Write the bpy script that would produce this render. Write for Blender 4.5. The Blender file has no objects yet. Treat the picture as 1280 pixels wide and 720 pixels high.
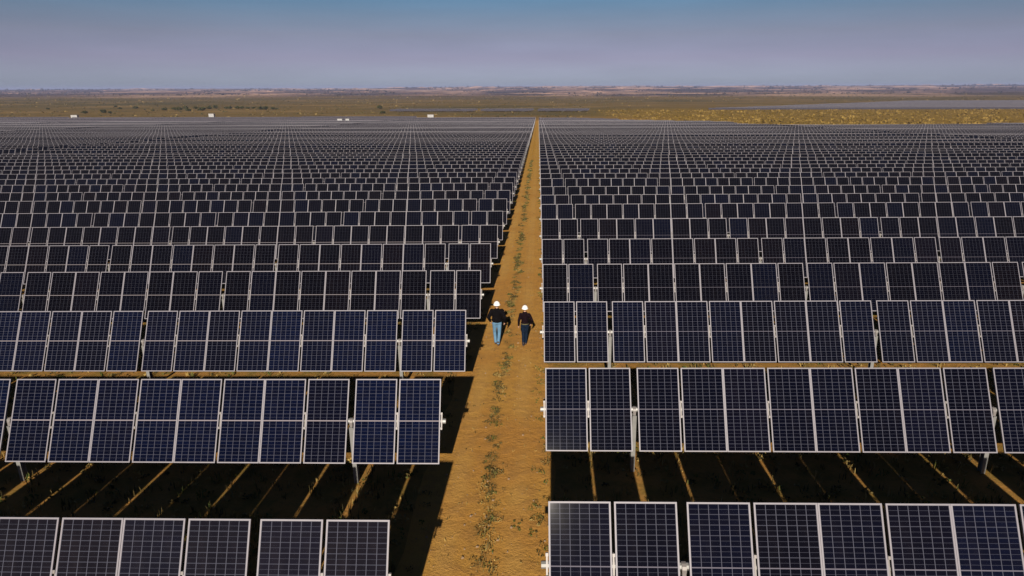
import bpy, bmesh, math, random
import numpy as np
from mathutils import Vector, Matrix
random.seed(11)
RS = np.random.RandomState(5)
sc = bpy.context.scene
COL = sc.collection

# ------------------------------------------------------------------ numbers read off the place
CAM_H = 8.665
F_PX = 841.15 / 1280.0
PITCH = math.radians(-16.555)
YAW = math.radians(2.236)
ROLL = math.radians(0.2)
TILT = math.radians(61.8)
MW, ML = 0.992, 1.956
AXIS_Z = 1.656
ROW0, STEP = 8.915, 5.683
LEFT_SHIFT = -0.465
XR, XL = 0.242, -2.222
SUN_EL, SUN_AZ = math.radians(23.4), math.radians(1.6)

# ------------------------------------------------------------------ small helpers
def mesh_obj(name, verts, faces, mats, parent=None, midx=None, smooth=False, uvs=None):
    me = bpy.data.meshes.new(name)
    me.from_pydata([tuple(v) for v in verts], [], [tuple(f) for f in faces])
    for m in (mats if isinstance(mats, (list, tuple)) else [mats]):
        me.materials.append(m)
    if midx is not None:
        me.polygons.foreach_set('material_index', list(midx))
    if smooth:
        me.polygons.foreach_set('use_smooth', [True] * len(me.polygons))
    if uvs is not None:
        l = me.uv_layers.new(name='UVMap')
        l.data.foreach_set('uv', np.asarray(uvs, dtype=np.float32).ravel())
    me.update()
    o = bpy.data.objects.new(name, me)
    COL.objects.link(o)
    o.parent = parent
    return o

def link_mesh(name, me, parent=None):
    o = bpy.data.objects.new(name, me)
    COL.objects.link(o)
    o.parent = parent
    return o

def empty(name, loc):
    o = bpy.data.objects.new(name, None)
    o.empty_display_size = 0.2
    COL.objects.link(o)
    o.location = loc
    return o

def tag(o, label=None, cat=None, group=None, kind=None):
    if label: o['label'] = label
    if cat: o['category'] = cat
    if group: o['group'] = group
    if kind: o['kind'] = kind
    return o

class MB:
    """collects simple solids into one mesh"""
    def __init__(s): s.v, s.f, s.m, s.uv = [], [], [], []
    def quad(s, pts, m=0, uv=None):
        b = len(s.v); s.v += [tuple(p) for p in pts]
        s.f.append(tuple(range(b, b + len(pts)))); s.m.append(m)
        s.uv += (uv if uv else [(0, 0)] * len(pts))
    def box(s, x0, x1, y0, y1, z0, z1, m=0, M=None):
        c = [Vector((x, y, z)) for x in (x0, x1) for y in (y0, y1) for z in (z0, z1)]
        if M is not None: c = [M @ p for p in c]
        for q in ((0, 1, 3, 2), (4, 6, 7, 5), (0, 4, 5, 1), (2, 3, 7, 6), (0, 2, 6, 4), (1, 5, 7, 3)):
            s.quad([c[i] for i in q], m)
    def tube(s, p0, p1, r, n=8, m=0, caps=True):
        p0, p1 = Vector(p0), Vector(p1); d = (p1 - p0).normalized()
        a = d.orthogonal().normalized(); b = d.cross(a)
        r0, r1 = (r if isinstance(r, tuple) else (r, r))
        A = [p0 + (a * math.cos(t) + b * math.sin(t)) * r0 for t in [2 * math.pi * i / n for i in range(n)]]
        B = [p1 + (a * math.cos(t) + b * math.sin(t)) * r1 for t in [2 * math.pi * i / n for i in range(n)]]
        for i in range(n):
            j = (i + 1) % n
            s.quad([A[i], A[j], B[j], B[i]], m)
        if caps:
            s.quad(list(reversed(A)), m); s.quad(B, m)
    def mesh(s, name, mats):
        me = bpy.data.meshes.new(name)
        me.from_pydata(s.v, [], s.f)
        for m in mats: me.materials.append(m)
        me.polygons.foreach_set('material_index', s.m)
        l = me.uv_layers.new(name='UVMap')
        l.data.foreach_set('uv', np.asarray(s.uv, dtype=np.float32).ravel())
        me.update()
        return me
    def build(s, name, mats, parent=None):
        return link_mesh(name, s.mesh(name, mats if isinstance(mats, (list, tuple)) else [mats]), parent)

# ------------------------------------------------------------------ node helper
class NT:
    def __init__(s, name):
        s.mat = bpy.data.materials.new(name); s.mat.use_nodes = True
        s.t = s.mat.node_tree; s.t.nodes.clear()
        s.out = s.t.nodes.new('ShaderNodeOutputMaterial')
        s.b = s.t.nodes.new('ShaderNodeBsdfPrincipled')
        s.t.links.new(s.b.outputs[0], s.out.inputs[0])
    def n(s, ty, **kw):
        x = s.t.nodes.new('ShaderNode' + ty)
        for k, v in kw.items(): setattr(x, k, v)
        return x
    def put(s, sock, v):
        if isinstance(v, bpy.types.NodeSocket): s.t.links.new(v, sock)
        else: sock.default_value = v
    def math(s, op, a, b=None, c=None, clamp=False):
        x = s.n('Math', operation=op); x.use_clamp = clamp
        s.put(x.inputs[0], a)
        if b is not None: s.put(x.inputs[1], b)
        if c is not None: s.put(x.inputs[2], c)
        return x.outputs[0]
    def mix(s, fac, a, b, mode='MIX'):
        x = s.n('Mix', data_type='RGBA', blend_type=mode)
        s.put(x.inputs[0], fac)
        s.put(x.inputs[6], a if isinstance(a, bpy.types.NodeSocket) else (*a, 1))
        s.put(x.inputs[7], b if isinstance(b, bpy.types.NodeSocket) else (*b, 1))
        return x.outputs[2]
    def pos(s): return s.n('NewGeometry').outputs['Position']
    def sep(s, v):
        x = s.n('SeparateXYZ'); s.put(x.inputs[0], v); return x.outputs
    def noise(s, v, scale, detail=4, rough=0.55, stretch=None):
        if stretch:
            m = s.n('Mapping'); s.put(m.inputs[0], v); m.inputs['Scale'].default_value = stretch; v = m.outputs[0]
        x = s.n('TexNoise'); s.put(x.inputs['Vector'], v)
        x.inputs['Scale'].default_value = scale; x.inputs['Detail'].default_value = detail
        x.inputs['Roughness'].default_value = rough
        return x.outputs[0]
    def ramp(s, v, a, b):
        x = s.n('MapRange'); x.interpolation_type = 'SMOOTHSTEP'
        s.put(x.inputs[0], v); s.put(x.inputs[1], a); s.put(x.inputs[2], b)
        return x.outputs[0]
    def bump(s, h, strength=0.4, dist=0.05):
        x = s.n('Bump'); s.put(x.inputs['Height'], h)
        x.inputs['Strength'].default_value = strength; x.inputs['Distance'].default_value = dist
        s.t.links.new(x.outputs[0], s.b.inputs['Normal'])
    def fin(s, col, rough=0.6, metal=0.0, spec=0.5):
        s.put(s.b.inputs['Base Color'], col if isinstance(col, bpy.types.NodeSocket) else (*col, 1))
        s.put(s.b.inputs['Roughness'], rough); s.put(s.b.inputs['Metallic'], metal)
        s.put(s.b.inputs['Specular IOR Level'], spec)
        return s.mat

def simple(name, col, rough=0.6, metal=0.0, var=0.15, scale=6.0, spec=0.4):
    m = NT(name); v = m.noise(m.n('TexCoord').outputs['Object'], scale, 4)
    c = m.mix(v, [x * (1 - var) for x in col], [min(1, x * (1 + var)) for x in col])
    return m.fin(c, rough, metal, spec)

# ------------------------------------------------------------------ materials
def glass_mat(name, midw, midc, k=0.72):
    m = NT(name)
    uv = m.n('UVMap').outputs[0]
    u, v, _ = m.sep(uv)
    fu = m.math('FRACT', u)
    idx = m.math('FLOOR', u)
    oi = m.n('ObjectInfo'); rnd_o = oi.outputs['Random']; batch_sheen, grey_sheen, _b = m.sep(oi.outputs['Color'])
    cx = m.n('CombineXYZ'); m.put(cx.inputs[0], idx); m.put(cx.inputs[1], m.math('MULTIPLY', rnd_o, 91.0))
    wn = m.n('TexWhiteNoise', noise_dimensions='2D'); m.put(wn.inputs['Vector'], cx.outputs[0])
    r1 = wn.outputs['Value']; rc = m.sep(wn.outputs['Color'])
    du = m.math('MULTIPLY', m.math('ABSOLUTE', m.math('SUBTRACT', m.math('FRACT', m.math('MULTIPLY_ADD', fu, 6.0, 0.5)), 0.5)), MW / 6)
    dv = m.math('MULTIPLY', m.math('ABSOLUTE', m.math('SUBTRACT', m.math('FRACT', m.math('MULTIPLY_ADD', v, 24.0, 0.5)), 0.5)), ML / 24)
    lu = m.math('LESS_THAN', du, 0.0058)
    alt = m.math('GREATER_THAN', m.math('ABSOLUTE', m.math('SUBTRACT', m.math('FRACT', m.math('MULTIPLY', v, 12.0)), 0.5)), 0.25)
    lv = m.math('LESS_THAN', dv, m.math('MULTIPLY_ADD', alt, 0.0036, 0.0026))
    mid = m.math('LESS_THAN', m.math('MULTIPLY', m.math('ABSOLUTE', m.math('SUBTRACT', v, 0.5)), ML), midw)
    # cell colour: each module its own shade between near black, navy and a browner purple
    cell = m.mix(m.ramp(r1, 0.45, 1.1), (0.0016, 0.0014, 0.0026), (0.0018, 0.0026, 0.0085))
    cell = m.mix(m.math('MULTIPLY', m.ramp(rc[1], 0.62, 1.0), 0.6), cell, (0.0042, 0.0026, 0.0034))
    cell = m.mix(m.math('MULTIPLY', batch_sheen, m.ramp(r1, -0.5, 0.7)), cell, (0.0022, 0.0042, 0.0185))  # batch blue, plus sun sheen painted into the cell colour
    # every cell a touch different
    c2 = m.n('CombineXYZ'); m.put(c2.inputs[0], m.math('FLOOR', m.math('MULTIPLY', u, 6.0))); m.put(c2.inputs[1], m.math('FLOOR', m.math('MULTIPLY', v, 24.0)))
    w2 = m.n('TexWhiteNoise', noise_dimensions='2D'); m.put(w2.inputs['Vector'], c2.outputs[0])
    cell = m.mix(m.math('MULTIPLY', w2.outputs['Value'], 0.5), cell, (0.0020, 0.0020, 0.0045))
    # thin dust film in soft streaks
    dust = m.noise(m.n('TexCoord').outputs['Object'], 1.3, 5, 0.6, (3.0, 1.0, 1.0))
    cell = m.mix(m.math('MULTIPLY', m.ramp(dust, 0.45, 0.9), 0.022), cell, (0.16, 0.12, 0.11))
    cell = m.mix(m.math('MULTIPLY', grey_sheen, m.math('MULTIPLY_ADD', dust, 0.8, 0.3)), cell, (0.050, 0.044, 0.052))  # grey reflection on the nearest rows, painted into the cell colour
    c = m.mix(m.math('MULTIPLY', lv, 0.8), cell, (0.066 * k, 0.070 * k, 0.100 * k))
    c = m.mix(m.math('MULTIPLY', lu, 0.95), c, (0.090 * k, 0.094 * k, 0.130 * k))
    c = m.mix(mid, c, midc)
    m.fin(c, m.math('MULTIPLY_ADD', dust, 0.03, 0.05), 0.0, 0.055)
    return m.mat

M_GL = glass_mat('module_glass_bold_midline', 0.013, (0.20, 0.18, 0.20))
M_GR = glass_mat('module_glass_fine_midline', 0.009, (0.11, 0.105, 0.135))
M_GF = glass_mat('module_glass_plain', 0.009, (0.10, 0.095, 0.115), 0.28)
M_FRAME = simple('anodised_frame', (0.195, 0.185, 0.215), 0.5, 0.0, 0.12, 9)
M_BACK = simple('backsheet', (0.25, 0.25, 0.25), 0.6, 0.0, 0.05)
M_STEEL = simple('galvanised_steel', (0.24, 0.24, 0.235), 0.5, 0.35, 0.25, 5)
M_CLAMP = simple('clamp_steel', (0.19, 0.175, 0.17), 0.45, 0.1, 0.15, 9)
M_DARK = simple('dark_rubber', (0.02, 0.02, 0.02), 0.6)
M_CABW = simple('white_cabin_paint', (0.36, 0.35, 0.35), 0.5, 0, 0.05, 2)
M_CABG = simple('grey_cabin_metal', (0.30, 0.31, 0.33), 0.5, 0, 0.1, 3)
M_CONC = simple('concrete', (0.35, 0.33, 0.30), 0.9, 0, 0.2, 4)

def track_mat():
    m = NT('sandy_track'); P = m.pos(); x, y, z = m.sep(P)
    big = m.noise(P, 0.35, 5, 0.6); mid = m.noise(P, 2.6, 6, 0.65); fine = m.noise(P, 17.0, 5, 0.75)
    c = m.mix(m.ramp(big, 0.3, 0.7), (0.47, 0.228, 0.052), (0.51, 0.275, 0.060))
    c = m.mix(m.math('MULTIPLY', m.ramp(mid, 0.45, 0.62), 0.6), c, (0.37, 0.19, 0.055))
    c = m.mix(m.math('MULTIPLY', m.ramp(fine, 0.5, 0.8), 0.6), c, (0.25, 0.13, 0.04))
    c = m.mix(m.math('MULTIPLY', m.ramp(fine, 0.45, 0.2), 0.35), c, (0.62, 0.36, 0.13))
    # weedy, browner middle ridge
    dc = m.math('ABSOLUTE', m.math('ADD', x, m.math('MULTIPLY_ADD', m.noise(P, 0.5, 2), -0.35, 1.30)))
    rid = m.math('MULTIPLY', m.ramp(dc, 0.30, 0.03), m.ramp(m.noise(P, 1.6, 4, 0.7), 0.45, 0.68))
    c = m.mix(m.math('MULTIPLY', rid, 0.75), c, (0.16, 0.10, 0.03))
    rl = m.math('MINIMUM', m.math('ABSOLUTE', m.math('ADD', x, 1.82)), m.math('ABSOLUTE', m.math('ADD', x, 0.42)))
    c = m.mix(m.math('MULTIPLY', m.ramp(rl, 0.34, 0.08), m.math('MULTIPLY', m.ramp(big, .3, .6), 0.34)), c, (0.56, 0.33, 0.10))
    # dry yellow grass stain further down the track
    c = m.mix(m.math('MULTIPLY', m.ramp(y, 55, 120), 0.35), c, (0.40, 0.235, 0.03))
    # darker border
    m.fin(c, 0.95, 0, 0.1)
    h = m.math('ADD', m.math('MULTIPLY', mid, 0.7), m.math('MULTIPLY', fine, 0.45))
    rut = m.math('MULTIPLY', m.ramp(m.math('ABSOLUTE', m.math('ADD', x, 1.82)), 0.22, 0.10), -0.25)
    rut2 = m.math('MULTIPLY', m.ramp(m.math('ABSOLUTE', m.math('ADD', x, 0.42)), 0.22, 0.10), -0.25)
    m.bump(m.math('ADD', h, m.math('ADD', rut, rut2)), 0.9, 0.07)
    return m.mat
M_TRACK = track_mat()

def ground_mat():
    m = NT('steppe_ground'); P = m.pos(); x, y, z = m.sep(P)
    dist = m.n('VectorMath', operation='LENGTH'); m.put(dist.inputs[0], P); d = dist.outputs['Value']
    # --- near: sandy soil, dry and green grass
    fine = m.noise(P, 9.0, 6, 0.75); mid = m.noise(P, 1.3, 5, 0.65); big = m.noise(P, 0.12, 4, 0.6)
    near = m.mix(m.ramp(mid, 0.38, 0.66), (0.38, 0.19, 0.05), (0.23, 0.145, 0.035))
    near = m.mix(m.math('MULTIPLY', m.ramp(fine, 0.48, 0.75), 0.7), near, (0.10, 0.085, 0.028))
    near = m.mix(m.math('MULTIPLY', m.ramp(big, 0.5, 0.75), 0.5), near, (0.12, 0.11, 0.03))
    # --- plain beyond the field: olive and straw
    w1 = m.noise(P, 0.0022, 8, 0.66, (0.8, 1.0, 1.0)); w2 = m.noise(P, 0.009, 7, 0.70, (0.8, 1.0, 1.0)); w3 = m.noise(P, 0.06, 5, 0.7, (0.7, 1, 1))
    plain = m.mix(m.ramp(w1, 0.42, 0.58), (0.175, 0.115, 0.034), (0.10, 0.080, 0.026))
    plain = m.mix(m.math('MULTIPLY', m.ramp(w2, 0.50, 0.62), 0.6), plain, (0.29, 0.185, 0.07))
    plain = m.mix(m.math('MULTIPLY', m.ramp(w2, 0.46, 0.36), 0.6), plain, (0.075, 0.068, 0.03))
    # golden grass on the right-hand side before the second field
    gold = m.math('MULTIPLY', m.ramp(x, 20, 130), m.math('MULTIPLY', m.ramp(y, 230, 330), m.ramp(y, 860, 700)))
    gcol = m.mix(m.ramp(w3, 0.35, 0.7), (0.255, 0.155, 0.022), (0.155, 0.105, 0.016))
    plain = m.mix(m.math('MULTIPLY', gold, 0.9), plain, gcol)
    # --- badlands beyond: purplish brown with pale sandy patches
    b1 = m.noise(P, 0.0005, 9, 0.66, (1.0, 1.0, 1.0)); b2 = m.noise(P, 0.0016, 9, 0.7, (1.0, 1.0, 1.0))
    bad = m.mix(m.ramp(b2, 0.42, 0.58), (0.055, 0.042, 0.040), (0.17, 0.105, 0.080))
    pale = m.math('MULTIPLY', m.ramp(b1, 0.46, 0.54), m.ramp(b2, 0.44, 0.54))
    pale = m.math('MULTIPLY', pale, m.ramp(m.math('ABSOLUTE', m.math('SUBTRACT', x, 200)), 5200, 2600))
    bad = m.mix(pale, bad, (0.52, 0.33, 0.235))
    bad = m.mix(m.math('MULTIPLY', m.ramp(b1, 0.47, 0.38), 0.8), bad, (0.075, 0.055, 0.055))
    e = m.math('ADD', y, m.math('MULTIPLY', m.math('SUBTRACT', w1, 0.5), 1900))
    far = m.mix(m.ramp(e, 1500, 2600), plain, bad)
    c = m.mix(m.ramp(y, 480, 640), near, far)
    c = m.mix(m.math('MULTIPLY', gold, 0.92), c, gcol)
    m.fin(c, 0.95, 0, 0.08)
    m.bump(m.math('ADD', fine, mid), 0.5, 0.06)
    return m.mat
M_GROUND = ground_mat()

def leafy(name, a, b, scale=3.0):
    m = NT(name); P = m.pos(); n = m.noise(P, scale, 3, 0.6)
    c = m.mix(m.ramp(n, 0.35, 0.65), a, b)
    return m.fin(c, 0.85, 0, 0.15)
M_WEED = leafy('weed_leaf', (0.040, 0.036, 0.014), (0.11, 0.085, 0.028), 9)
M_GREEN = leafy('green_weed_leaf', (0.05, 0.075, 0.016), (0.13, 0.12, 0.03), 9)
M_STRAW = leafy('straw_blade', (0.16, 0.12, 0.045), (0.36, 0.25, 0.08), 4)
M_BUSH = leafy('bush_leaf', (0.028, 0.034, 0.012), (0.07, 0.068, 0.02), 0.6)
M_GOLD = leafy('golden_scrub', (0.13, 0.085, 0.015), (0.27, 0.18, 0.045), 0.05)
M_OLV = leafy('olive_shrub', (0.045, 0.042, 0.018), (0.085, 0.072, 0.025), 0.02)
M_PALEG = leafy('straw_shrub', (0.16, 0.115, 0.04), (0.27, 0.19, 0.07), 0.02)
M_THK = leafy('thicket_leaf', (0.028, 0.026, 0.022), (0.055, 0.045, 0.035), 0.004)
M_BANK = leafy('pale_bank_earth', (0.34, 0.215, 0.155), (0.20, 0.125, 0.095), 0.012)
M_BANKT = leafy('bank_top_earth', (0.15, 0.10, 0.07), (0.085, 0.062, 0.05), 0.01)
M_BARK = simple('bark', (0.09, 0.06, 0.04), 0.9)

# ------------------------------------------------------------------ terrain height
def prof(y):
    q = lambda t: -.0235 * t - 7.73e-5 * t * t
    if y < 0: return -.0235 * y * 0.6
    if y < 75: z = q(y)
    else: z = q(75) - .0305 * (y - 75)
    if y > 400:
        z0 = q(75) - .0305 * 325; t = min(1, (y - 400) / 140.0)
        z = z0 - .0305 * 140 * (t - t * t / 2)
    return z
def cslope(y): return .0174 * math.exp(-max(y, 0) / 60.0)
def dip(y): return -.0058 * 60 * math.tanh(max(y, 0) / 60.0)
def sstep(a, b, t):
    t = min(1, max(0, (t - a) / (b - a))); return t * t * (3 - 2 * t)
def fbm(x, y):
    s = 0; a = 1; f = 1
    for k in range(4):
        s += a * (math.sin(x * f * 1.0 + 1.7 * k + 1.3 * math.sin(y * f * .8 + k)) * math.cos(y * f * 1.1 - .6 * k + .9 * math.sin(x * f * .7)))
        a *= .5; f *= 2.13
    return s
def ridge(x):      # crest height of the far skyline
    return 3 + 15 * sstep(-3200, -300, x) + 3.0 * math.sin(x / 900.0 + 1) + 1.6 * math.sin(x / 310.0)
def gz(x, y):
    z = prof(y) + cslope(y) * 90 * math.tanh(x / 90.0) + dip(y) * sstep(-.5, -2.6, x) if False else \
        prof(y) + cslope(y) * 90 * math.tanh(x / 90.0) + dip(y) * (1 - sstep(-2.6, -.5, x)) * (1 - sstep(300, 420, y))
    d = math.hypot(x, y)
    if d > 600:
        z += sstep(600, 2500, d) * 2.2 * fbm(x / 420.0, y / 260.0)
        z += sstep(2200, 9500, d) * (ridge(x) + 16.0) + sstep(1800, 5000, d) * 4.5 * fbm(x / 520.0, y / 420.0)
    return z

def axis_lines(dense, far, n_far, neg_far=None):
    return dense
xs = sorted(set([round(v, 3) for v in
     list(np.arange(-12, 12, 0.5)) + [-2.6, -.5] + list(np.arange(12, 60, 3)) + list(-np.arange(12, 60, 3)) +
     list(np.arange(60, 400, 12)) + list(-np.arange(60, 400, 12)) +
     list(400 * (13000 / 400.0) ** (np.arange(0, 111) / 110.0)) + list(-(400 * (13000 / 400.0) ** (np.arange(0, 111) / 110.0)))]))
ys = sorted(set([round(v, 3) for v in
     list(-np.geomspace(10, 13000, 30)) + list(np.arange(-8, 120, 1.5)) + list(np.arange(120, 640, 6)) +
     list(640 * (13500 / 640.0) ** (np.arange(0, 181) / 180.0))]))
nx, ny = len(xs), len(ys)
gv = [(x, y, gz(x, y)) for y in ys for x in xs]
gf = [(j * nx + i, j * nx + i + 1, (j + 1) * nx + i + 1, (j + 1) * nx + i) for j in range(ny - 1) for i in range(nx - 1)]
ground = mesh_obj('ground', gv, gf, M_GROUND, smooth=True)
tag(ground, kind='structure')

# the dirt track between the two blocks
ty = [y for y in ys if -8 <= y <= 505]
tv, tf = [], []
cols = [-2.75, -2.6, -2.0, -1.5, -1.0, -0.5, 0.0, 0.36, 0.46]
for j, y in enumerate(ty):
    jl = 0.10 * math.sin(y * 1.7) + 0.07 * math.sin(y * 4.1 + 1); jr = 0.05 * math.sin(y * 2.3) + 0.04 * math.sin(y * 5.3)
    for i, x in enumerate(cols):
        xx = x + (jl if i < 2 else 0) + (jr if i > 6 else 0)
        tv.append((xx, y, gz(xx, y) + (0.03 if 0 < i < len(cols) - 1 else -0.03)))
nc = len(cols)
tf = [(j * nc + i, j * nc + i + 1, (j + 1) * nc + i + 1, (j + 1) * nc + i) for j in range(len(ty) - 1) for i in range(nc - 1)]
tag(mesh_obj('dirt_track', tv, tf, M_TRACK, smooth=True), kind='structure')

F = Vector((-0.0374, 0.9578, -0.2849)); Rt = Vector((0.99927, 0.03802, -0.00335)); Up = Vector((-0.00763, 0.28481, 0.95856))
def ground_at(px, py):
    d = F * 841.15 + Rt * (px - 640) + Up * (360 - py); d /= d.y
    lo, hi = 5.0, 9000.0
    y = 5.0
    while y < 9000:
        if CAM_H + d.z * y < gz(d.x * y, y): return d.x * y, y
        y *= 1.004
    return d.x * y, y

# ------------------------------------------------------------------ solar rows
ORD1 = ['', 'first', 'second', 'third', 'fourth', 'fifth', 'sixth', 'seventh', 'eighth', 'ninth', 'tenth', 'eleventh', 'twelfth', 'thirteenth',
        'fourteenth', 'fifteenth', 'sixteenth', 'seventeenth', 'eighteenth', 'nineteenth']
TENS = {2: 'twenty', 3: 'thirty', 4: 'forty', 5: 'fifty', 6: 'sixty', 7: 'seventy', 8: 'eighty', 9: 'ninety'}
TENTH = {2: 'twentieth', 3: 'thirtieth', 4: 'fortieth', 5: 'fiftieth', 6: 'sixtieth', 7: 'seventieth', 8: 'eightieth', 9: 'ninetieth'}
def ordinal(n):
    if n < 20: return ORD1[n]
    t, u = divmod(n, 10)
    return TENTH[t] if u == 0 else TENS[t] + '-' + ORD1[u]

RX = Matrix.Rotation(TILT, 4, 'X')
TH = 0.035      # module thickness
FW = 0.026      # visible frame lip
# one module: glass laminate with backsheet, and its frame as a child
def module_mesh(glass):
    b = MB()
    x, y = MW / 2 - FW, ML / 2 - FW
    b.quad([(-x, -y, 0), (x, -y, 0), (x, y, 0), (-x, y, 0)], 0, [(0, 0), (1, 0), (1, 1), (0, 1)])
    b.quad([(-x, -y, -.008), (-x, y, -.008), (x, y, -.008), (x, -y, -.008)], 1)
    b.box(-.05, .05, .62, .72, -.030, -.0085, 2)
    return b.mesh('solar_module', [glass, M_BACK, M_DARK])
def frame_mesh():
    b = MB(); X, Y, w = MW / 2, ML / 2, FW
    b.box(-X, X, -Y, -Y + w, -TH + .003, .003); b.box(-X, X, Y - w, Y, -TH + .003, .003)
    b.box(-X, -X + w, -Y + w, Y - w, -TH + .003, .003); b.box(X - w, X, -Y + w, Y - w, -TH + .003, .003)
    return b.mesh('frame', [M_FRAME])
ME_MOD = {-1: module_mesh(M_GL), 1: module_mesh(M_GR)}
M_GM = {-1: glass_mat('module_glass_bold_midline_dark', 0.012, (0.17, 0.155, 0.17), 0.32), 1: glass_mat('module_glass_fine_midline_dark', 0.008, (0.09, 0.085, 0.11), 0.32)}
ME_MID = {q: module_mesh(M_GM[q]) for q in (-1, 1)}
ME_FRAME = frame_mesh()
def rail_mesh():       # short rail under two module edges, clamps showing in the gap
    b = MB()
    b.box(-.014, .014, -.20, .20, -.075, -.036)
    for y in (-.17, .17): b.box(-.021, .021, y - .025, y + .025, -.034, .008)
    return b.mesh('mounting_rail', [M_CLAMP])
ME_RAIL = rail_mesh()
def post_mesh():
    b = MB(); h = AXIS_Z - .17
    b.box(-.05, .05, -.075, -.065, -.6, h); b.box(-.05, .05, .065, .075, -.6, h); b.box(-.004, .004, -.065, .065, -.6, h)
    b.box(-.035, .035, -.10, .10, h, h + .02)
    return b.mesh('post', [M_STEEL])
def bearing_mesh():
    b = MB(); c = Vector((0, .04, AXIS_Z - .075))
    b.tube(c + Vector((-.035, 0, 0)), c + Vector((.035, 0, 0)), .10, 12)
    b.box(-.03, .03, -.06, .10, AXIS_Z - .15, AXIS_Z - .09)
    return b.mesh('bearing', [M_CLAMP])
ME_POST, ME_BEAR = post_mesh(), bearing_mesh()

def layout(n, side):
    """x of every module centre, rail joint and post measured outwards from the inner end of a row"""
    mods, rails, posts = [], [0.0], []
    x = 0.0
    for k in range(n):
        j = (k - 2) % 8 if k >= 2 else k
        mods.append(x + MW / 2); x += MW
        if k == 1 or (k > 2 and j == 7):
            posts.append(x + .0775); x += .155
        elif k == 0 or (k >= 2 and j % 2 == 0):
            rails.append(x + .0275); x += .055
        else: x += (.007 if side < 0 else .004)
    return mods, rails, posts, x

def tube_mesh(L, name='torque_tube'):
    b = MB(); n = Vector((0, -math.sin(TILT), math.cos(TILT))) * -.115
    b.tube((-.12, n.y, AXIS_Z + n.z), (L + .05, n.y, AXIS_Z + n.z), .062, 8)
    return b.mesh(name, [M_STEEL])
TUBES = {}
def far_row_mesh(n, side, lip):
    b = MB(); mods, rails, posts, L = layout(n, side)
    T = Matrix.Translation((0, 0, AXIS_Z)) @ RX
    X, Y = MW / 2, ML / 2; x, y = X - FW - lip * .4, Y - FW - lip
    for i, c in enumerate(mods):
        c *= side
        b.box(c - X, c + X, -Y, Y, -TH, 0, 1, T)
        b.quad([T @ Vector(p) for p in ((c - x, -y, .003), (c + x, -y, .003), (c + x, y, .003), (c - x, y, .003))], 0,
               [(i + 0, 0), (i + .9999, 0), (i + .9999, 1), (i + 0, 1)])
    nn = Vector((0, -math.sin(TILT), math.cos(TILT))) * -.115
    b.tube((-.12 * side, nn.y, AXIS_Z + nn.z), ((L + .05) * side, nn.y, AXIS_Z + nn.z), .062, 5, 2)
    for r in rails:
        r *= side; b.box(r - .022, r + .022, -.24, .24, -.075, .010 if r != 0 else .01, 2, T)
    for p in posts:
        p *= side; b.box(p - .05, p + .05, -.07, .07, -.9, AXIS_Z - .17, 2)
    return b.mesh('solar_panel_row', [M_GF, M_FRAME, M_STEEL])
FAR = {}

DZ = {1: {0: .013, 1: .01, 2: .024, 3: -.034, 4: -.08, 6: .05, 7: -.05, 8: -.025, 9: .07},
      -1: {0: .01, 2: .016, 3: -.02, 4: -.04, 5: -.07, 6: -.09}}
NEAR = 15
rows = []      # (key size, side, block, index, X of inner end, Y, modules)
# blocks: (side, block, inner X, modules, first Y, last Y, words)
LA, LB = layout(84, -1)[3] + 2.1, layout(92, 1)[3] + 2.1      # a narrow gap between neighbouring rows
BL = [(-1, 0, XL, 84, 0, 512), (-1, 1, XL - LA, 84, 100, 520), (-1, 2, XL - 2 * LA, 84, 215, 520), (-1, 3, XL - 3 * LA, 84, 330, 525), (-1, 4, XL - 4 * LA, 60, 445, 525),
      (1, 0, XR, 92, 0, 392), (1, 1, XR + LB, 92, 116, 300), (1, 2, XR + 2 * LB, 60, 250, 312)]
WORDS = {(-1, 0): 'on the left of the dirt track', (1, 0): 'on the right of the dirt track',
         (-1, 1): 'beyond the first aisle left of the track', (-1, 2): 'beyond the second aisle left of the track',
         (-1, 3): 'beyond the third aisle left of the track', (-1, 4): 'at the far left edge of the field',
         (1, 1): 'beyond the aisle right of the track', (1, 2): 'at the far right edge of the field'}
for side, blk, X0, n, y0, y1 in BL:
    k = 0
    for i in range(0, 95):
        Y = ROW0 + STEP * i + (LEFT_SHIFT if side < 0 else 0)
        if Y < y0 or Y > y1: continue
        if side < 0 and blk <= 3 and 462 < Y < 474: continue       # service road across the far end
        k += 1
        rows.append((side, blk, k, i, X0, Y, n))
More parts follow.
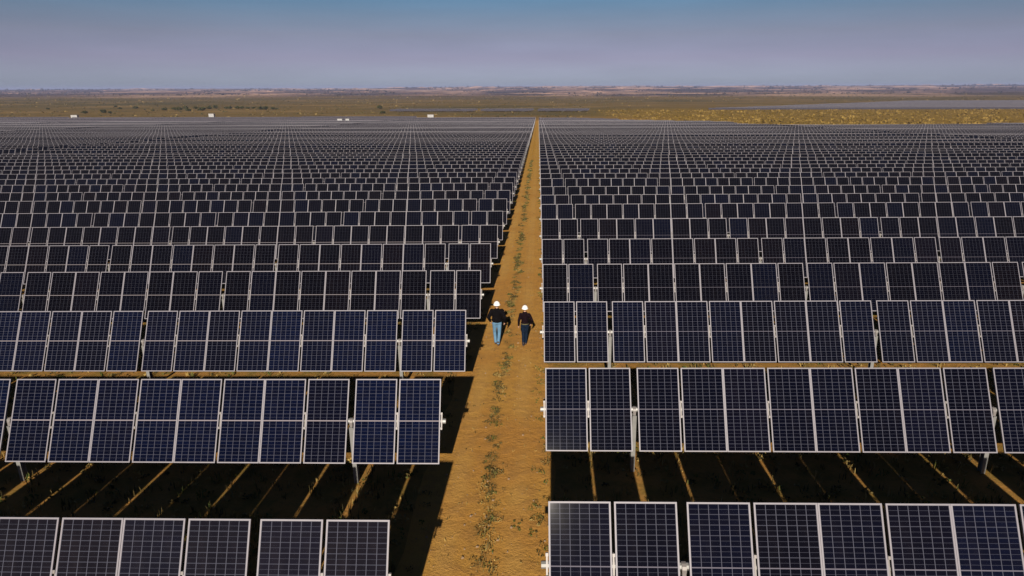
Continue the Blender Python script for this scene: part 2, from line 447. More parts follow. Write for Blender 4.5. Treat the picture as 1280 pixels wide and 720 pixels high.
# shorter rows at the far right of the main block
k = 69
for i in range(68, 87):
    Y = ROW0 + STEP * i
    if Y > 392: rows.append((1, 0, 0, i, XR, Y, max(26, 74 - 8 * ((i - 68) // 3))))
rows.sort(key=lambda r: math.hypot(r[5], r[4] * .5))
cnt = {}
far_stuff = []
made = 0
for side, blk, _, i, X0, Y, n in rows:
    cnt[(side, blk)] = cnt.get((side, blk), 0) + 1
    k = cnt[(side, blk)]
    cs = cslope(Y)
    z = prof(Y) + (dip(Y) * (1 - sstep(300, 420, Y)) if side < 0 else 0) + cs * X0 + DZ[side].get(i, 0) * (blk == 0)
    if abs(X0) > 50: z = gz(X0 + side * 45, Y)
    z += (RS.rand() - .5) * min(.10, Y * .0008) + min(.22, Y * .0008) * math.sin(Y * .11 + blk * 2 + side) * (i > 14)
    rot = -math.atan(cs) if abs(X0) < 50 else 0
    if i > 14: rot += (RS.rand() - .5) * .0035 + .0015 * math.sin(Y * .17 + side)
    jt = (RS.rand() - .5) * math.radians(1.6)
    if made >= 300:
        far_stuff.append((side, n, X0, Y, z)); continue
    made += 1
    adj = {0: 'nearest'}.get(k - 1, ordinal(k))
    if k == 1 and blk == 0: lab = 'nearest row of dark blue solar panels ' + WORDS[(side, blk)]
    else: lab = ordinal(k) + (' nearest' if blk == 0 else '') + ' row of dark solar panels ' + WORDS[(side, blk)]
    grp = 'rows of solar panels ' + WORDS[(side, blk)]
    if blk == 0 and i < NEAR:
        lim = (.80 if side < 0 else .74) * (Y + 2) + 7
        n = min(n, max(12, int(lim / 1.04)))
        # stop at a post
        n = min(n, 2 + 8 * ((n - 2 + 7) // 8))
        t = empty('solar_panel_row', (X0, Y, z)); t.rotation_euler = (0, rot, 0)
        tag(t, lab, 'solar panels', grp)
        mods, rails, posts, L = layout(n, side)
        key = n
        if key not in TUBES: TUBES[key] = tube_mesh(L)
        o = link_mesh('torque_tube', TUBES[key], t)
        if side < 0: o.location.x = -L - .05 + .12
        for c in mods:
            m = link_mesh('solar_module', (ME_MOD if i < 3 else ME_MID)[side], t)
            m.location = (c * side, 0, AXIS_Z)
            m.rotation_euler = (TILT + (RS.rand() - .5) * .006 + jt * .3, 0, (RS.rand() - .5) * .004)
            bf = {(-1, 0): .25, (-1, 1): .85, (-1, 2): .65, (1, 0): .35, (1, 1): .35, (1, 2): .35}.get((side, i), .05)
            if side < 0 and i in (1, 2) and c < 6: bf = min(1, bf + .3)  # end modules by the track: reflected sun sheen put in as bluer colour
            m.color = (bf, {(-1, 0): .17, (1, 0): .04}.get((side, i), .0), 0, 1)  # second channel: painted grey reflection, nearest rows only
            f = link_mesh('frame', ME_FRAME, m)
        for r in rails:
            m = link_mesh('mounting_rail', ME_RAIL, t)
            m.location = ((r - (.03 if r == 0 else 0)) * side, 0, AXIS_Z); m.rotation_euler = (TILT, 0, 0)
        for p in posts:
            m = link_mesh('post', ME_POST, t); m.location = (p * side, 0.05, 0)
            link_mesh('bearing', ME_BEAR, m)
    else:
        lip = 0.0 if Y < 150 else (.007 if Y < 205 else .013 if Y < 250 else .020 if Y < 310 else .030)
        key = (n, side, lip)
        if key not in FAR: FAR[key] = far_row_mesh(n, side, lip)
        o = link_mesh('solar_panel_row', FAR[key]); o.location = (X0, Y, z); o.rotation_euler = (0, rot, 0)
        tag(o, lab, 'solar panels', grp); o.color = (.03, 0, 0, 1)

# everything farther than the three hundredth row, and two separate fields out on the plain, as masses
def strip_field(name, specs, label):
    b = MB(); T = RX
    for side, X0, Ln, Y, z in specs:
        x0, x1 = sorted((X0, X0 + side * Ln)); nm = int(Ln / 1.03)
        P = lambda x, yy, zz: (x, Y + (T @ Vector((0, yy, zz))).y, z + AXIS_Z + (T @ Vector((0, yy, zz))).z)
        H = ML / 2; h = H - (.02 if Y < 760 else .055)
        b.quad([P(x0, -H, 0), P(x1, -H, 0), P(x1, H, 0), P(x0, H, 0)], 1)
        b.quad([P(x1, -H, -TH), P(x0, -H, -TH), P(x0, H, -TH), P(x1, H, -TH)], 1)
        b.quad([P(x0, H, 0), P(x1, H, 0), P(x1, H, -TH), P(x0, H, -TH)], 1)
        for q in range(0, nm):
            a = x0 + q * (x1 - x0) / nm + FW; c = a + MW - 2 * FW
            b.quad([P(a, -h, .004), P(c, -h, .004), P(c, h, .004), P(a, h, .004)], 0, [(q, 0), (q + .9999, 0), (q + .9999, 1), (q, 1)])
            if q % 16 == 8: b.box(a - .06, a + .06, Y, Y + .14, z - .8, z + AXIS_Z - .1, 2)
    o = b.build(name, [M_GF, M_FRAME, M_STEEL])
    tag(o, label, 'solar field', kind='stuff')
if far_stuff:
    strip_field('distant_panel_rows', [(s, X0, n * 1.04, Y, z) for s, n, X0, Y, z in far_stuff], 'farthest rows of solar panels merging at the end of the field')
sp = []
for k in range(44):
    Y = 752 + 8.4 * k; X0 = 176 + (Y - 747) * 1.12
    sp.append((1, X0, 1010 - X0 + k * 3, Y, gz(500, Y) - .6 + .2 * math.sin(k)))
strip_field('distant_solar_field', sp, 'second solar field far off on the plain beyond golden grass')
sp = []
for k in range(4):
    Y = 696 + 7.0 * k
    for a, bb in ((-150, -66), (-58, -8), (-1, 49)):
        sp.append((1, a + k, bb - a, Y, gz(a, Y) + .2))
strip_field('distant_solar_strip', sp, 'thin strip of solar panels just past the end of the track')

# ------------------------------------------------------------------ inverter cabins
def cabin(X, Y, L, label):
    z = gz(X, Y)
    t = empty('inverter_cabin', (X, Y, z)); tag(t, label, 'cabin', 'white inverter cabins at the edge of the field')
    b = MB(); b.box(-L / 2 - .3, L / 2 + .3, -1.5, 1.5, -.5, .8); b.build('plinth', M_CONC, t)
    b = MB(); b.box(-L / 2, L / 2, -1.25, 1.25, 0.8, 3.3); w = b.build('wall', M_CABW, t)
    b = MB(); b.box(-L / 2 - .12, L / 2 + .12, -1.4, 1.4, 3.3, 3.45); b.build('roof', M_CABW, t)
    for s in (-.25, .25):
        b = MB(); b.box(s * L - .45, s * L + .45, -1.29, -1.253, 0.85, 2.7); b.build('door', M_CABG, t)
    b = MB(); b.box(-.5, .5, -1.30, -1.253, 2.0, 2.9)
    for q in range(5): b.box(-.5, .5, -1.34, -1.30, 2.05 + q * .17, 2.13 + q * .17)
    b.build('vent', M_CABG, t)
# ------------------------------------------------------------------ plants
def blades(b, x, y, z, n, h, spread, w, m=0):
    for _ in range(n):
        a = RS.rand() * 6.283; r = RS.rand() * spread
        bx, by = x + r * math.cos(a), y + r * math.sin(a)
        hh = h * (.5 + RS.rand() * .7); lean = (RS.rand() - .2) * .7 * hh
        a2 = a + (RS.rand() - .5) * 1.2; dx, dy = math.cos(a2), math.sin(a2); wx, wy = -dy * w, dx * w
        mx, my = bx + dx * lean * .4, by + dy * lean * .4
        b.quad([(bx - wx, by - wy, z - .02), (bx + wx, by + wy, z - .02), (mx + wx * .8, my + wy * .8, z + hh * .6), (mx - wx * .8, my - wy * .8, z + hh * .6)], m)
        b.quad([(mx - wx * .8, my - wy * .8, z + hh * .6), (mx + wx * .8, my + wy * .8, z + hh * .6), (bx + dx * lean, by + dy * lean, z + hh)], m)
def clump(b, x, y, z, r, h, n, size, m=0):      # loose heap of small leaves
    for _ in range(n):
        u, v, w = RS.randn(3); l = math.sqrt(u * u + v * v + w * w) + 1e-6; k = (.45 + .55 * RS.rand()) / l
        p = Vector((x + u * k * r, y + v * k * r, z + h * .5 + w * k * h * .5))
        a = Vector(RS.randn(3)).normalized(); c = a.orthogonal().normalized() * size * (.6 + RS.rand() * .8); d = a.cross(c).normalized() * size * (.6 + RS.rand() * .8)
        b.quad([p - c - d, p + c - d * .6, p + c * .7 + d, p - c * .8 + d], m)
b = MB()
y = 8.4
while y < 120:
    y += .06 + RS.rand() ** 2 * (1.0 + .7 * math.sin(y * .8))
    xx = -1.12 + RS.randn() * .10 + .06 * math.sin(y * .6)
    s = .25 + RS.rand() ** 1.6 * 1.3
    zz = gz(xx, y) + .02
    for q in range(1 + int(3 * s)):
        clump(b, xx + RS.randn() * .07, y + RS.randn() * .12, zz, .09 * s + .03, .05 * s + .02, int(16 * s) + 5, .010 + y * .0002, RS.choice([0, 0, 0, 1, 2]))
    if RS.rand() < .6: blades(b, xx, y, zz, int(6 * s) + 2, .09 * s, .12 * s, .006 + y * .0001, RS.choice([0, 1, 2]))
for px, py, s in ((608, 690, 1.6), (604, 672, 1.5), (612, 680, 1.3), (606, 655, 1.3), (611, 640, 1.4), (610, 622, 1.0), (612, 600, 1.2), (620, 575, .9), (622, 562, .7), (617, 523, .9), (623, 522, .7), (604, 712, 1.6), (612, 716, 1.2), (628, 472, .8), (624, 494, .8)):
    xx, yy = ground_at(px, py)
    for q in range(5): clump(b, xx + RS.randn() * .10, yy + RS.randn() * .14, gz(xx, yy) + .03, .08 * s, .05 * s, 14, .010, RS.choice([0, 0, 1, 2]))
    blades(b, xx, yy, gz(xx, yy) + .03, 8, .10 * s, .12 * s, .006, RS.choice([0, 2]))
for px, py, s in ((672, 592, 1.2), (670, 640, 1.0), (674, 655, 1.3), (668, 662, .9), (676, 632, .8), (678, 480, 1.2), (668, 490, .7), (673, 502, .5), (662, 668, .6), (650, 658, .5), (676, 690, 1.0)):
    xx, yy = ground_at(px, py)
    for q in range(5): clump(b, xx + RS.randn() * .08, yy + RS.randn() * .12, gz(xx, yy) + .03, .07 * s, .07 * s, 14, .010, RS.choice([0, 1, 1, 2]))
tag(b.build('track_weeds', [M_WEED, M_GREEN, M_STRAW]), 'low brown weeds growing along the middle of the dirt track', 'weeds', kind='stuff')
b = MB()
for y in np.arange(8.5, 100, .22):
    for xc, sd, pr in ((.20, .10, .42), (-2.45, .12, .35)):
        if RS.rand() < pr * (.6 + .6 * math.sin(y * 1.3 + xc)):
            xx = xc + RS.randn() * sd; s = .3 + RS.rand() * 1.0
            clump(b, xx, y, gz(xx, y) + .02, .12 * s + .03, .07 * s + .02, int(16 * s) + 5, .012 + y * .0002, RS.randint(3)); blades(b, xx, y, gz(xx, y) + .02, int(5 * s) + 2, .09 * s, .12 * s, .007 + y * .00012, RS.randint(3))
for _ in range(260):      # scattered bits on the track
    y = 9 + RS.rand() ** 1.5 * 60; xx = -2.2 + 2.5 * RS.rand()
    blades(b, xx, y, gz(xx, y) + .03, 3, .05, .06, .010, RS.choice([0, 2]))
tag(b.build('edge_grass', [M_WEED, M_GREEN, M_STRAW]), 'green and straw grass along the edges of the dirt track', 'grass', kind='stuff')
b = MB()
for _ in range(9500):
    y = 8 + RS.rand() ** 1.35 * 62; half = .85 * y + 6
    side = 1 if RS.rand() < .5 else -1
    xx = (.35 if side > 0 else -2.7) + side * RS.rand() * half
    s = .4 + RS.rand()
    blades(b, xx, y, gz(xx, y), int(5 * s) + 2, .17 * s, .16 * s, .010 + y * .0002, RS.choice([0, 0, 1, 2, 2]))
for _ in range(2600):
    y = 9 + RS.rand() ** 1.2 * 26; half = .85 * y + 4
    sd = 1 if RS.rand() < .5 else -1
    xx = (.45 if sd > 0 else -2.8) + sd * RS.rand() * half; s_ = .4 + RS.rand() ** 2 * 1.3
    clump(b, xx, y, gz(xx, y), .16 * s_, .12 * s_, 12, .022 + y * .0003, RS.choice([0, 1, 2, 2]))
tag(b.build('dry_grass', [M_WEED, M_GREEN, M_STRAW]), 'patchy dry grass covering the ground between the panel rows', 'grass', kind='stuff')

b = MB()
for _ in range(5200):
    y = 318 + RS.rand() * 410; x = 60 + RS.rand() * (.86 * y + 40 - 60)
    if x < 100 and y < 400: continue
    if x < 290 and y < 335: continue
    s = .35 + RS.rand() ** 3 * 1.5
    clump(b, x, y, gz(x, y), 1.3 * s, .7 * s, 6, .36 * s)
tag(b.build('golden_scrub', [M_GOLD]), 'golden dry scrub covering the plain right of the field', 'scrub', kind='stuff')

b = MB()
for _ in range(420):
    y = 8.6 + RS.rand() ** 1.7 * 45; x = -2.5 + 2.9 * RS.rand(); r_ = .012 + RS.rand() ** 3 * .035
    z = gz(x, y) + .032
    c_ = [Vector((x + r_ * math.cos(a) * (.7 + .5 * RS.rand()), y + r_ * math.sin(a) * (.7 + .5 * RS.rand()), z - .01)) for a in np.arange(0, 6.28, 1.2566)]
    t_ = [Vector((p.x * .45 + x * .55, p.y * .45 + y * .55, z + r_ * (.5 + .3 * RS.rand()))) for p in c_]
    for q in range(5): b.quad([c_[q], c_[(q + 1) % 5], t_[(q + 1) % 5], t_[q]], 0)
    b.quad(t_, 0)
M_STONE = simple('brown_stone', (0.22, 0.15, 0.09), .9)
tag(b.build('track_stones', [M_STONE]), 'small brown stones strewn over the dirt track', 'stones', kind='stuff')
BUSH = []
for q in range(4):
    b = MB()
    for lobe in range(4 + q % 2):
        a = RS.rand() * 6.28; rr = RS.rand() * 1.9
        clump(b, rr * math.cos(a), rr * math.sin(a) * .8, .3, 1.6 + RS.rand() * .8, 2.2 + RS.rand() * 1.3, 60, .33)
    for s in range(4): b.tube((0, 0, -.4), ((RS.rand() - .5) * 2.4, (RS.rand() - .5) * 2, 1.6), (.10, .04), 5, 1)
    BUSH.append(b.mesh('bush', [M_BUSH, M_BARK]))
# low shrubs speckling the plain, and dark thickets on the far slopes
b = MB()
for _ in range(9000):
    y = 560 + RS.rand() ** 1.6 * 2400; x = (RS.rand() * 1.9 - 1.05) * y * .9
    if 740 < y < 1140 and x > 150: continue
    if 60 < x and y < 745: continue
    s = (.3 + RS.rand() ** 3 * 1.3) * (.45 + y / 2200)
    clump(b, x, y, gz(x, y), 1.9 * s, .6 * s, 4, .55 * s, RS.choice([0, 0, 0, 1]))
tag(b.build('plain_shrubs', [M_OLV, M_PALEG]), 'low olive and straw coloured shrubs speckling the plain beyond the panels', 'scrub', kind='stuff')
b = MB()
for _ in range(5200):
    y = 2300 + RS.rand() ** 1.2 * 6800; x = (RS.rand() * 1.9 - 1.05) * y * .9
    if math.sin(x / 310 + 2 * math.sin(y / 700)) + math.sin(x / 127 + y / 390) < -.1: continue
    s = (1.2 + RS.rand() ** 2 * 2.6) * (y / 3600)
    clump(b, x, y, gz(x, y), 4.5 * s, .9 * s, 3, 1.25 * s, 0)
tag(b.build('slope_thickets', [M_THK]), 'dark thickets scattered over the far slopes below the skyline', 'thicket', kind='stuff')
# eroded banks: long low spurs whose near faces catch the sun
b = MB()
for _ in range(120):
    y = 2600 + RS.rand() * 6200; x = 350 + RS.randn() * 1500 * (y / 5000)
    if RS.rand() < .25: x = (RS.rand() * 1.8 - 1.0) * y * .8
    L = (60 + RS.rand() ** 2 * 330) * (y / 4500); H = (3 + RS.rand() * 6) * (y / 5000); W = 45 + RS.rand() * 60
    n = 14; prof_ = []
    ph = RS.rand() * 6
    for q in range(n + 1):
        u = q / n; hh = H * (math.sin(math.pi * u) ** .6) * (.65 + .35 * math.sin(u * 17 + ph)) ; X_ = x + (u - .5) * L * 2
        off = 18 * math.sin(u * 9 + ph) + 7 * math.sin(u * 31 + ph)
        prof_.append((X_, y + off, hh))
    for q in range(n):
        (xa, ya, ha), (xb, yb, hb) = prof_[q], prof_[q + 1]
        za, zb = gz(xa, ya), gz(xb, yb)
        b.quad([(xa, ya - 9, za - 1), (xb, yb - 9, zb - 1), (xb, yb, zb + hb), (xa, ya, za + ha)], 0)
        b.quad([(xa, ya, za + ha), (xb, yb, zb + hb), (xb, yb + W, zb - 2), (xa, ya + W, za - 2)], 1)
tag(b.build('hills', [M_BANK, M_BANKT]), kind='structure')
bl = [(106, 142.3, 1.0), (130, 141.6, 1.15), (137, 141.8, .8), (150, 136.5, .7), (145, 134.5, .7), (170, 135.8, .9), (192, 139, .6), (206, 138, 1.0), (219, 137.6, 1.0), (224, 138.0, 1.1),
      (232, 136.5, 1.1), (235, 139, .9), (245, 136.4, .9), (253, 138.5, 1.2), (256, 136.6, .8), (262, 136.5, .9), (270, 136, 1.0), (283, 136.2, .8), (288, 136.4, .9), (297, 136.0, .8),
      (302, 136.2, .9), (310, 136, .7), (316, 136.3, .8), (326, 137.1, 1.0), (332, 137.3, 1.1), (341, 137, .9), (345, 137.3, .7), (60, 137, .6), (475, 136, 1.0), (478, 142, .9)]
def at_cabin(px, py, L, label, snap=True):
    X, Y = ground_at(px, py)
    if snap: Y = ROW0 + LEFT_SHIFT + STEP * (round((Y - ROW0 - LEFT_SHIFT) / STEP - .5) + .5)
    cabin(X, Y, L, label)
at_cabin(97, 149.2, 5.0, 'white inverter cabin alone at the far left edge of the field')
at_cabin(265, 147.6, 4.2, 'white inverter cabin below the line of dark bushes')
at_cabin(425, 155.6, 3.0, 'larger white cabin of a close pair among the panels')
at_cabin(434.5, 155.6, 2.3, 'smaller white cabin of a close pair among the panels')
at_cabin(538, 149.2, 4.6, 'white inverter cabin left of the end of the track')
BW = ['round', 'squat', 'ragged', 'broad']
seen = []
for q, (px, py, s) in enumerate(bl):
    X, Y = ground_at(px, py)
    seen.append((X, Y, s, q))
seen.sort()
for n_, (X, Y, s, q) in enumerate(seen):
    o = link_mesh('bush', BUSH[q % 4]); o.location = (X, Y, gz(X, Y)); sc_ = s * Y / 900 * 1.3
    o.scale = (sc_ * 1.25, sc_, sc_ * (.8 + .3 * RS.rand())); o.rotation_euler.z = RS.rand() * 6
    last = n_ >= len(seen) - 2
    if X > -200: lab = 'dark %s bush standing apart near the thin strip of panels' % ('olive' if Y < 800 else 'green'); 
    else: lab = '%s dark green %s bush from the left on the plain behind the field' % (ordinal(n_ + 1), BW[q % 4])
    tag(o, lab, 'bush', 'dark bushes on the plain')

# ------------------------------------------------------------------ people
M_SKIN = simple('skin', (0.42, 0.24, 0.16), 0.55, 0, .08)
M_HAIR = simple('dark_hair', (0.02, 0.015, 0.012), 0.6)
M_BLACK = simple('black_fabric', (0.0035, 0.003, 0.004), 0.95, 0, .4, 8, .08)
M_PLUM = simple('dark_plum_fabric', (0.007, 0.003, 0.005), 0.95, 0, .4, 8, .08)
M_LJEAN = simple('light_blue_denim', (0.085, 0.18, 0.29), 0.9, 0, .35, 7)
M_DJEAN = simple('dark_blue_denim', (0.005, 0.012, 0.028), 0.95, 0, .35, 7, .1)
M_HAT = simple('white_helmet_shell', (0.85, 0.83, 0.80), 0.3, 0, .02)
M_HEM = simple('grey_shirt_cloth', (0.30, 0.31, 0.30), 0.85)
M_BOOT = simple('boot_leather', (0.05, 0.03, 0.02), 0.7)
M_OLIVE = simple('olive_shirt_cloth', (0.10, 0.09, 0.04), 0.85)

def ball(bm, c, r, sub=2):
    M = Matrix.Translation(c) @ Matrix.Diagonal((r[0], r[1], r[2], 1))
    bmesh.ops.create_icosphere(bm, subdivisions=sub, radius=1, matrix=M)
def limb(bm, p0, p1, r0, r1, flat=1.0):
    p0, p1 = Vector(p0), Vector(p1); n = max(3, int((p1 - p0).length / (min(r0, r1) * .5)))
    for i in range(n + 1):
        t = i / n; r = r0 + (r1 - r0) * t
        ball(bm, p0.lerp(p1, t), (r, r * flat, r), 2)
def fuse(name, fill, mat, parent, voxel=.012, smooth=4):
    bm = bmesh.new(); fill(bm); me = bpy.data.meshes.new('tmp'); bm.to_mesh(me); bm.free()
    o = bpy.data.objects.new('tmp', me); COL.objects.link(o)
    r = o.modifiers.new('r', 'REMESH'); r.mode = 'VOXEL'; r.voxel_size = voxel
    s = o.modifiers.new('s', 'SMOOTH'); s.iterations = smooth; s.factor = .5
    dg = bpy.context.evaluated_depsgraph_get()
    m2 = bpy.data.meshes.new_from_object(o.evaluated_get(dg)); m2.name = name
    bpy.data.objects.remove(o); 
    m2.materials.clear(); m2.materials.append(mat)
    m2.polygons.foreach_set('use_smooth', [True] * len(m2.polygons)); m2.update()
    return link_mesh(name, m2, parent)

def person(X, Y, rz, S, pose, mats, label, bulk):
    t = empty('person', (X, Y, gz(X, Y) + .03)); t.rotation_euler.z = rz; t.scale = (S, S, S)
    tag(t, label, 'person', 'people walking on the dirt track')
    P = {k: Vector(v) for k, v in pose.items()}
    V = Vector
    # faces +Y (walking away from the viewer)
    def hand(bm, w, e, side):
        d = (w - e).normalized(); palm = w + d * .09
        limb(bm, w, palm, .026, .034, .7)
        across = V((0, 1, 0)) - d * d.dot(V((0, 1, 0))); across.normalize(); inward = V((-side, 0, 0))
        for q, L in enumerate((.070, .080, .074, .058)):
            b0 = palm + across * (.027 - .018 * q) + d * .005
            m1 = b0 + d * L * .55 + inward * .008; m2 = m1 + d * L * .45 + inward * .022
            limb(bm, b0, m1, .0095, .009); limb(bm, m1, m2, .009, .0078)
        th = w + d * .03 + across * .026
        limb(bm, th, th + d * .045 + across * .022 + inward * .012, .012, .010); limb(bm, th + d * .045 + across * .022 + inward * .012, th + d * .075 + across * .02 + inward * .02, .010, .009)
    def body(bm):
        h = P['head']
        ball(bm, h, (.076, .094, .108), 3); ball(bm, h + V((0, .025, -.055)), (.055, .062, .06))
        ball(bm, h + V((0, .098, -.018)), (.012, .018, .020)); ball(bm, h + V((0, .086, -.06)), (.024, .012, .008))
        for s in (-1, 1):
            ball(bm, h + V((s * .078, 0, -.015)), (.010, .018, .030)); ball(bm, h + V((s * .03, .086, .012)), (.014, .009, .010))
        limb(bm, h + V((0, -.012, -.08)), P['neck'], .052, .060)
        limb(bm, P['neck'] - V((0, 0, .05)), P['chest'], .10, .13, .75)
        limb(bm, P['chest'], P['hip'], .13, .135, .8)
        for s, L in ((-1, 'l'), (1, 'r')):
            limb(bm, P['sh' + L], P['el' + L], .046, .038); limb(bm, P['el' + L], P['wr' + L], .036, .026)
            limb(bm, P['chest'] + V((s * .06, 0, .06)), P['sh' + L], .08, .055)
            limb(bm, P['hp' + L], P['kn' + L], .080, .055); limb(bm, P['kn' + L], P['an' + L], .050, .036)
            limb(bm, P['an' + L] + V((0, -.03, -.04)), P['an' + L] + V((0, .14, -.055)), .034, .028)
            hand(bm, P['wr' + L], P['el' + L], s)
    fuse('body', body, M_SKIN, t, .0075, 2)
    def top(bm):
        limb(bm, P['neck'] - V((0, 0, .045)), P['chest'], .115, .165 * bulk, .78)
        limb(bm, P['chest'], P['waist'], .168 * bulk, .165 * bulk, .85)
        ball(bm, P['waist'] - V((0, 0, .03)), (.185 * bulk, .15 * bulk, .10))
        for s, L in ((-1, 'l'), (1, 'r')):
            limb(bm, P['chest'] + V((s * .07, 0, .07)), P['sh' + L], .10 * bulk, .075 * bulk)
            limb(bm, P['sh' + L], P['el' + L], .073 * bulk, .062 * bulk); limb(bm, P['el' + L], P['wr' + L], .060 * bulk, .045)
        ball(bm, P['neck'] + V((0, -.005, 0)), (.075, .07, .04))
    fuse('jacket', top, mats[0], t, .014, 3)
    def hem(bm):
        ball(bm, P['hip'] + V((0, 0, .035)), (.172, .142, .062), 3)
    fuse('shirt_hem', hem, mats[2], t, .014, 1)
    def jeans(bm):
        ball(bm, P['hip'], (.165, .135, .11), 3)
        for s, L in ((-1, 'l'), (1, 'r')):
            limb(bm, P['hip'] + V((s * .06, -.015, -.03)), P['hp' + L], .11, .105)
            limb(bm, P['hp' + L], P['kn' + L], .100, .075); limb(bm, P['kn' + L], P['an' + L] + V((0, 0, .01)), .073, .062)
    fuse('jeans', jeans, mats[1], t, .014, 3)
    for L in 'lr':
        def boot(bm):
            a = P['an' + L]
            limb(bm, a + V((0, 0, .05)), a + V((0, -.01, -.03)), .052, .050); limb(bm, a + V((0, -.03, -.045)), a + V((0, .16, -.06)), .046, .038)
        fuse('boot', boot, M_BOOT, t, .010, 2)
    def hair(bm): ball(bm, P['head'] + V((0, -.022, .012)), (.082, .088, .085), 3)
    fuse('hair', hair, M_HAIR, t, .010, 1)
    # hard hat: dome, brim and crown ridge
    b = bmesh.new(); c = P['head'] + V((0, 0, .030))
    bmesh.ops.create_uvsphere(b, u_segments=28, v_segments=16, radius=1, matrix=Matrix.Translation(c) @ Matrix.Diagonal((.125, .150, .132, 1)))
    bmesh.ops.bisect_plane(b, geom=b.verts[:] + b.edges[:] + b.faces[:], plane_co=c, plane_no=(0, 0, -1), clear_outer=True)
    rim = [e for e in b.edges if e.is_boundary]
    ex = bmesh.ops.extrude_edge_only(b, edges=rim)
    for v in [g for g in ex['geom'] if isinstance(g, bmesh.types.BMVert)]:
        d = v.co - c; f = 1.16 + (.28 if d.y > .05 else 0); v.co = c + V((d.x * 1.14, d.y * f, -.012))
    bmesh.ops.create_cube(b, size=1, matrix=Matrix.Translation(c + V((0, 0, .118))) @ Matrix.Diagonal((.03, .20, .03, 1)))
    me = bpy.data.meshes.new('hard_hat'); b.to_mesh(me); b.free(); me.materials.append(M_HAT)
    o = link_mesh('hard_hat', me, t)
    so = o.modifiers.new('t', 'SOLIDIFY'); so.thickness = .005
    for p_ in me.polygons: p_.use_smooth = True
    return t

X1, Y1 = ground_at(621.5, 431.5)
X2, Y2 = ground_at(656.0, 433.0)
A = dict(head=(0, .02, 1.66), neck=(0, -.01, 1.50), chest=(0, 0, 1.30), waist=(0, 0, 1.08), hip=(0, 0, .97),
         shl=(-.20, 0, 1.42), ell=(-.33, -.04, 1.17), wrl=(-.27, .10, .96), shr=(.20, 0, 1.42), elr=(.31, -.07, 1.16), wrr=(.30, .06, .93),
         hpl=(-.095, 0, .90), knl=(-.095, .10, .50), anl=(-.06, .02, .10), hpr=(.095, 0, .90), knr=(.09, .00, .50), anr=(.045, -.24, .13))
B = dict(head=(0, .02, 1.66), neck=(0, -.01, 1.50), chest=(0, 0, 1.30), waist=(0, 0, 1.08), hip=(0, 0, .97),
         shl=(-.18, 0, 1.41), ell=(-.25, -.06, 1.15), wrl=(-.27, .05, .90), shr=(.18, 0, 1.41), elr=(.31, -.04, 1.17), wrr=(.26, .12, .97),
         hpl=(-.085, 0, .90), knl=(-.07, .03, .50), anl=(-.05, -.17, .12), hpr=(.085, 0, .90), knr=(.055, .13, .50), anr=(.03, .10, .10))
person(X1, Y1, .05, .94, A, (M_BLACK, M_LJEAN, M_HEM), 'person in white hard hat, loose black jacket and light blue jeans walking', 1.25)
person(X2, Y2, -.05, .865, B, (M_PLUM, M_DJEAN, M_OLIVE), 'person in white hard hat, dark jacket and dark jeans walking', .98)

# ------------------------------------------------------------------ air
HAZE = True
if HAZE:
    b = MB(); b.box(-14000, 14000, -14000, 14500, -45, 42)
    hz = NT('pale_air'); hz.t.nodes.remove(hz.b)
    v = hz.n('VolumePrincipled'); v.inputs['Density'].default_value = 8e-5
    v.inputs['Color'].default_value = (.52, .60, 1.0, 1); v.inputs['Anisotropy'].default_value = 0.0
    hz.t.links.new(v.outputs[0], hz.out.inputs['Volume'])
    o = b.build('haze', hz.mat); tag(o, 'thin bluish haze filling the air over the plain', 'haze', kind='stuff')

# ------------------------------------------------------------------ light, sky
w = bpy.data.worlds.new('World'); sc.world = w; w.use_nodes = True
nt = w.node_tree; nt.nodes.clear()
out = nt.nodes.new('ShaderNodeOutputWorld'); bg = nt.nodes.new('ShaderNodeBackground'); nt.links.new(bg.outputs[0], out.inputs[0])
sky = nt.nodes.new('ShaderNodeTexSky'); sky.sky_type = 'NISHITA'; sky.sun_disc = False
sky.sun_elevation = SUN_EL; sky.sun_rotation = math.pi + SUN_AZ
sky.altitude = 600; sky.air_density = 1.0; sky.dust_density = 0.7; sky.ozone_density = 2.0
tc = nt.nodes.new('ShaderNodeTexCoord'); sx = nt.nodes.new('ShaderNodeSeparateXYZ'); nt.links.new(tc.outputs['Generated'], sx.inputs[0])
cr = nt.nodes.new('ShaderNodeValToRGB'); nt.links.new(sx.outputs[2], cr.inputs[0])
stops = [(0.0, (.52, .62, 1.0)), (.016, (.55, .59, 1.0)), (.040, (.56, .48, .78)), (.070, (.54, .455, .61)), (.092, (.47, .46, .58)), (.118, (.38, .50, .63)), (.20, (.16, .22, .32)), (.6, (.14, .19, .29))]
e = cr.color_ramp.elements
while len(e) < len(stops): e.new(.5)
for q, (p_, c_) in enumerate(stops): e[q].position = p_; e[q].color = (*c_, 1)
mx = nt.nodes.new('ShaderNodeMix'); mx.data_type = 'RGBA'; mx.blend_type = 'MULTIPLY'; mx.inputs[0].default_value = 1
nt.links.new(sky.outputs[0], mx.inputs[6]); nt.links.new(cr.outputs[0], mx.inputs[7]); 
nz = nt.nodes.new('ShaderNodeTexNoise'); mp = nt.nodes.new('ShaderNodeMapping'); mp.inputs['Scale'].default_value = (3, 3, 22)
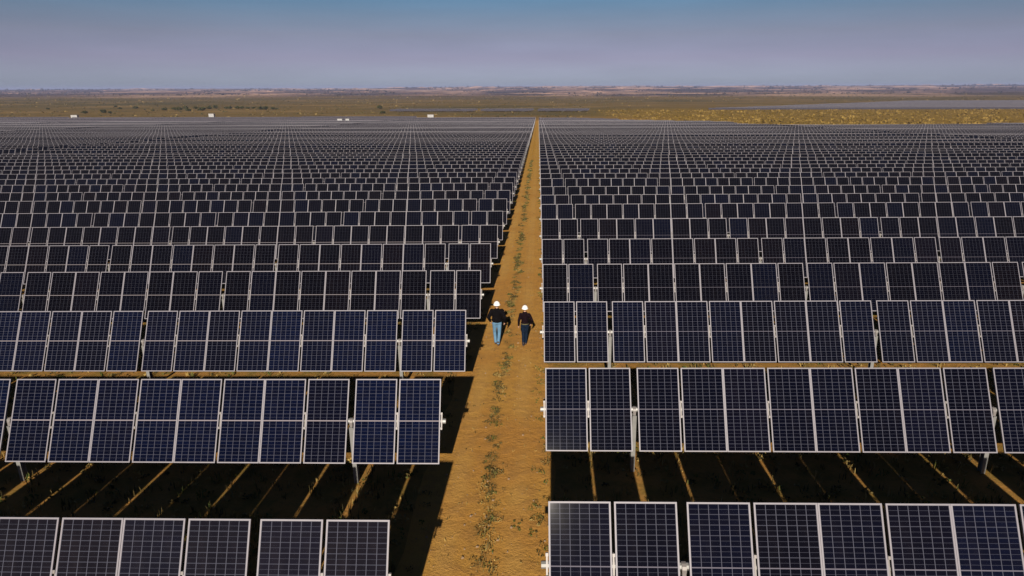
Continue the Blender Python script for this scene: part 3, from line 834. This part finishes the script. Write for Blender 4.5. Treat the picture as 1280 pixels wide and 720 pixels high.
nt.links.new(tc.outputs['Generated'], mp.inputs[0]); nt.links.new(mp.outputs[0], nz.inputs['Vector']); nz.inputs['Scale'].default_value = 2.2; nz.inputs['Detail'].default_value = 6
mr = nt.nodes.new('ShaderNodeMapRange'); nt.links.new(nz.outputs[0], mr.inputs[0]); mr.inputs[1].default_value = .3; mr.inputs[2].default_value = .7; mr.inputs[3].default_value = .96; mr.inputs[4].default_value = 1.04
vm = nt.nodes.new('ShaderNodeVectorMath'); vm.operation = 'SCALE'; nt.links.new(mx.outputs[2], vm.inputs[0]); nt.links.new(mr.outputs[0], vm.inputs['Scale'])
nt.links.new(vm.outputs[0], bg.inputs[0])
bg.inputs[1].default_value = 0.055

sl = bpy.data.lights.new('sun', 'SUN'); sl.energy = 5.0; sl.angle = math.radians(.53); sl.color = (1, .90, .76)
so = bpy.data.objects.new('sun', sl); COL.objects.link(so)
D = Vector((math.sin(SUN_AZ) * math.cos(SUN_EL), math.cos(SUN_AZ) * math.cos(SUN_EL), -math.sin(SUN_EL)))   # light travels this way
so.rotation_euler = D.to_track_quat('-Z', 'Y').to_euler(); so.location = (0, -30, 40)

# ------------------------------------------------------------------ camera
cd = bpy.data.cameras.new('camera'); cam = bpy.data.objects.new('camera', cd); COL.objects.link(cam); sc.camera = cam
cd.sensor_fit = 'HORIZONTAL'; cd.sensor_width = 36; cd.lens = 36 * F_PX; cd.clip_start = .1; cd.clip_end = 40000
Mc = Matrix(((Rt.x, Up.x, -F.x, 0), (Rt.y, Up.y, -F.y, 0), (Rt.z, Up.z, -F.z, 0), (0, 0, 0, 1)))
cam.matrix_world = Matrix.Translation((0, 0, CAM_H)) @ Mc.to_3x3().normalized().to_4x4()

sc.render.engine = 'CYCLES'
sc.cycles.use_denoising = True
sc.cycles.max_bounces = 5; sc.cycles.diffuse_bounces = 1; sc.cycles.volume_bounces = 0; sc.cycles.volume_max_steps = 64
sc.view_settings.view_transform = 'Standard'; sc.view_settings.look = 'None'
sc.view_settings.exposure = 0.45; sc.view_settings.gamma = 1; sc.view_settings.use_curve_mapping = False
sc.render.resolution_x = 1024; sc.render.resolution_y = 576
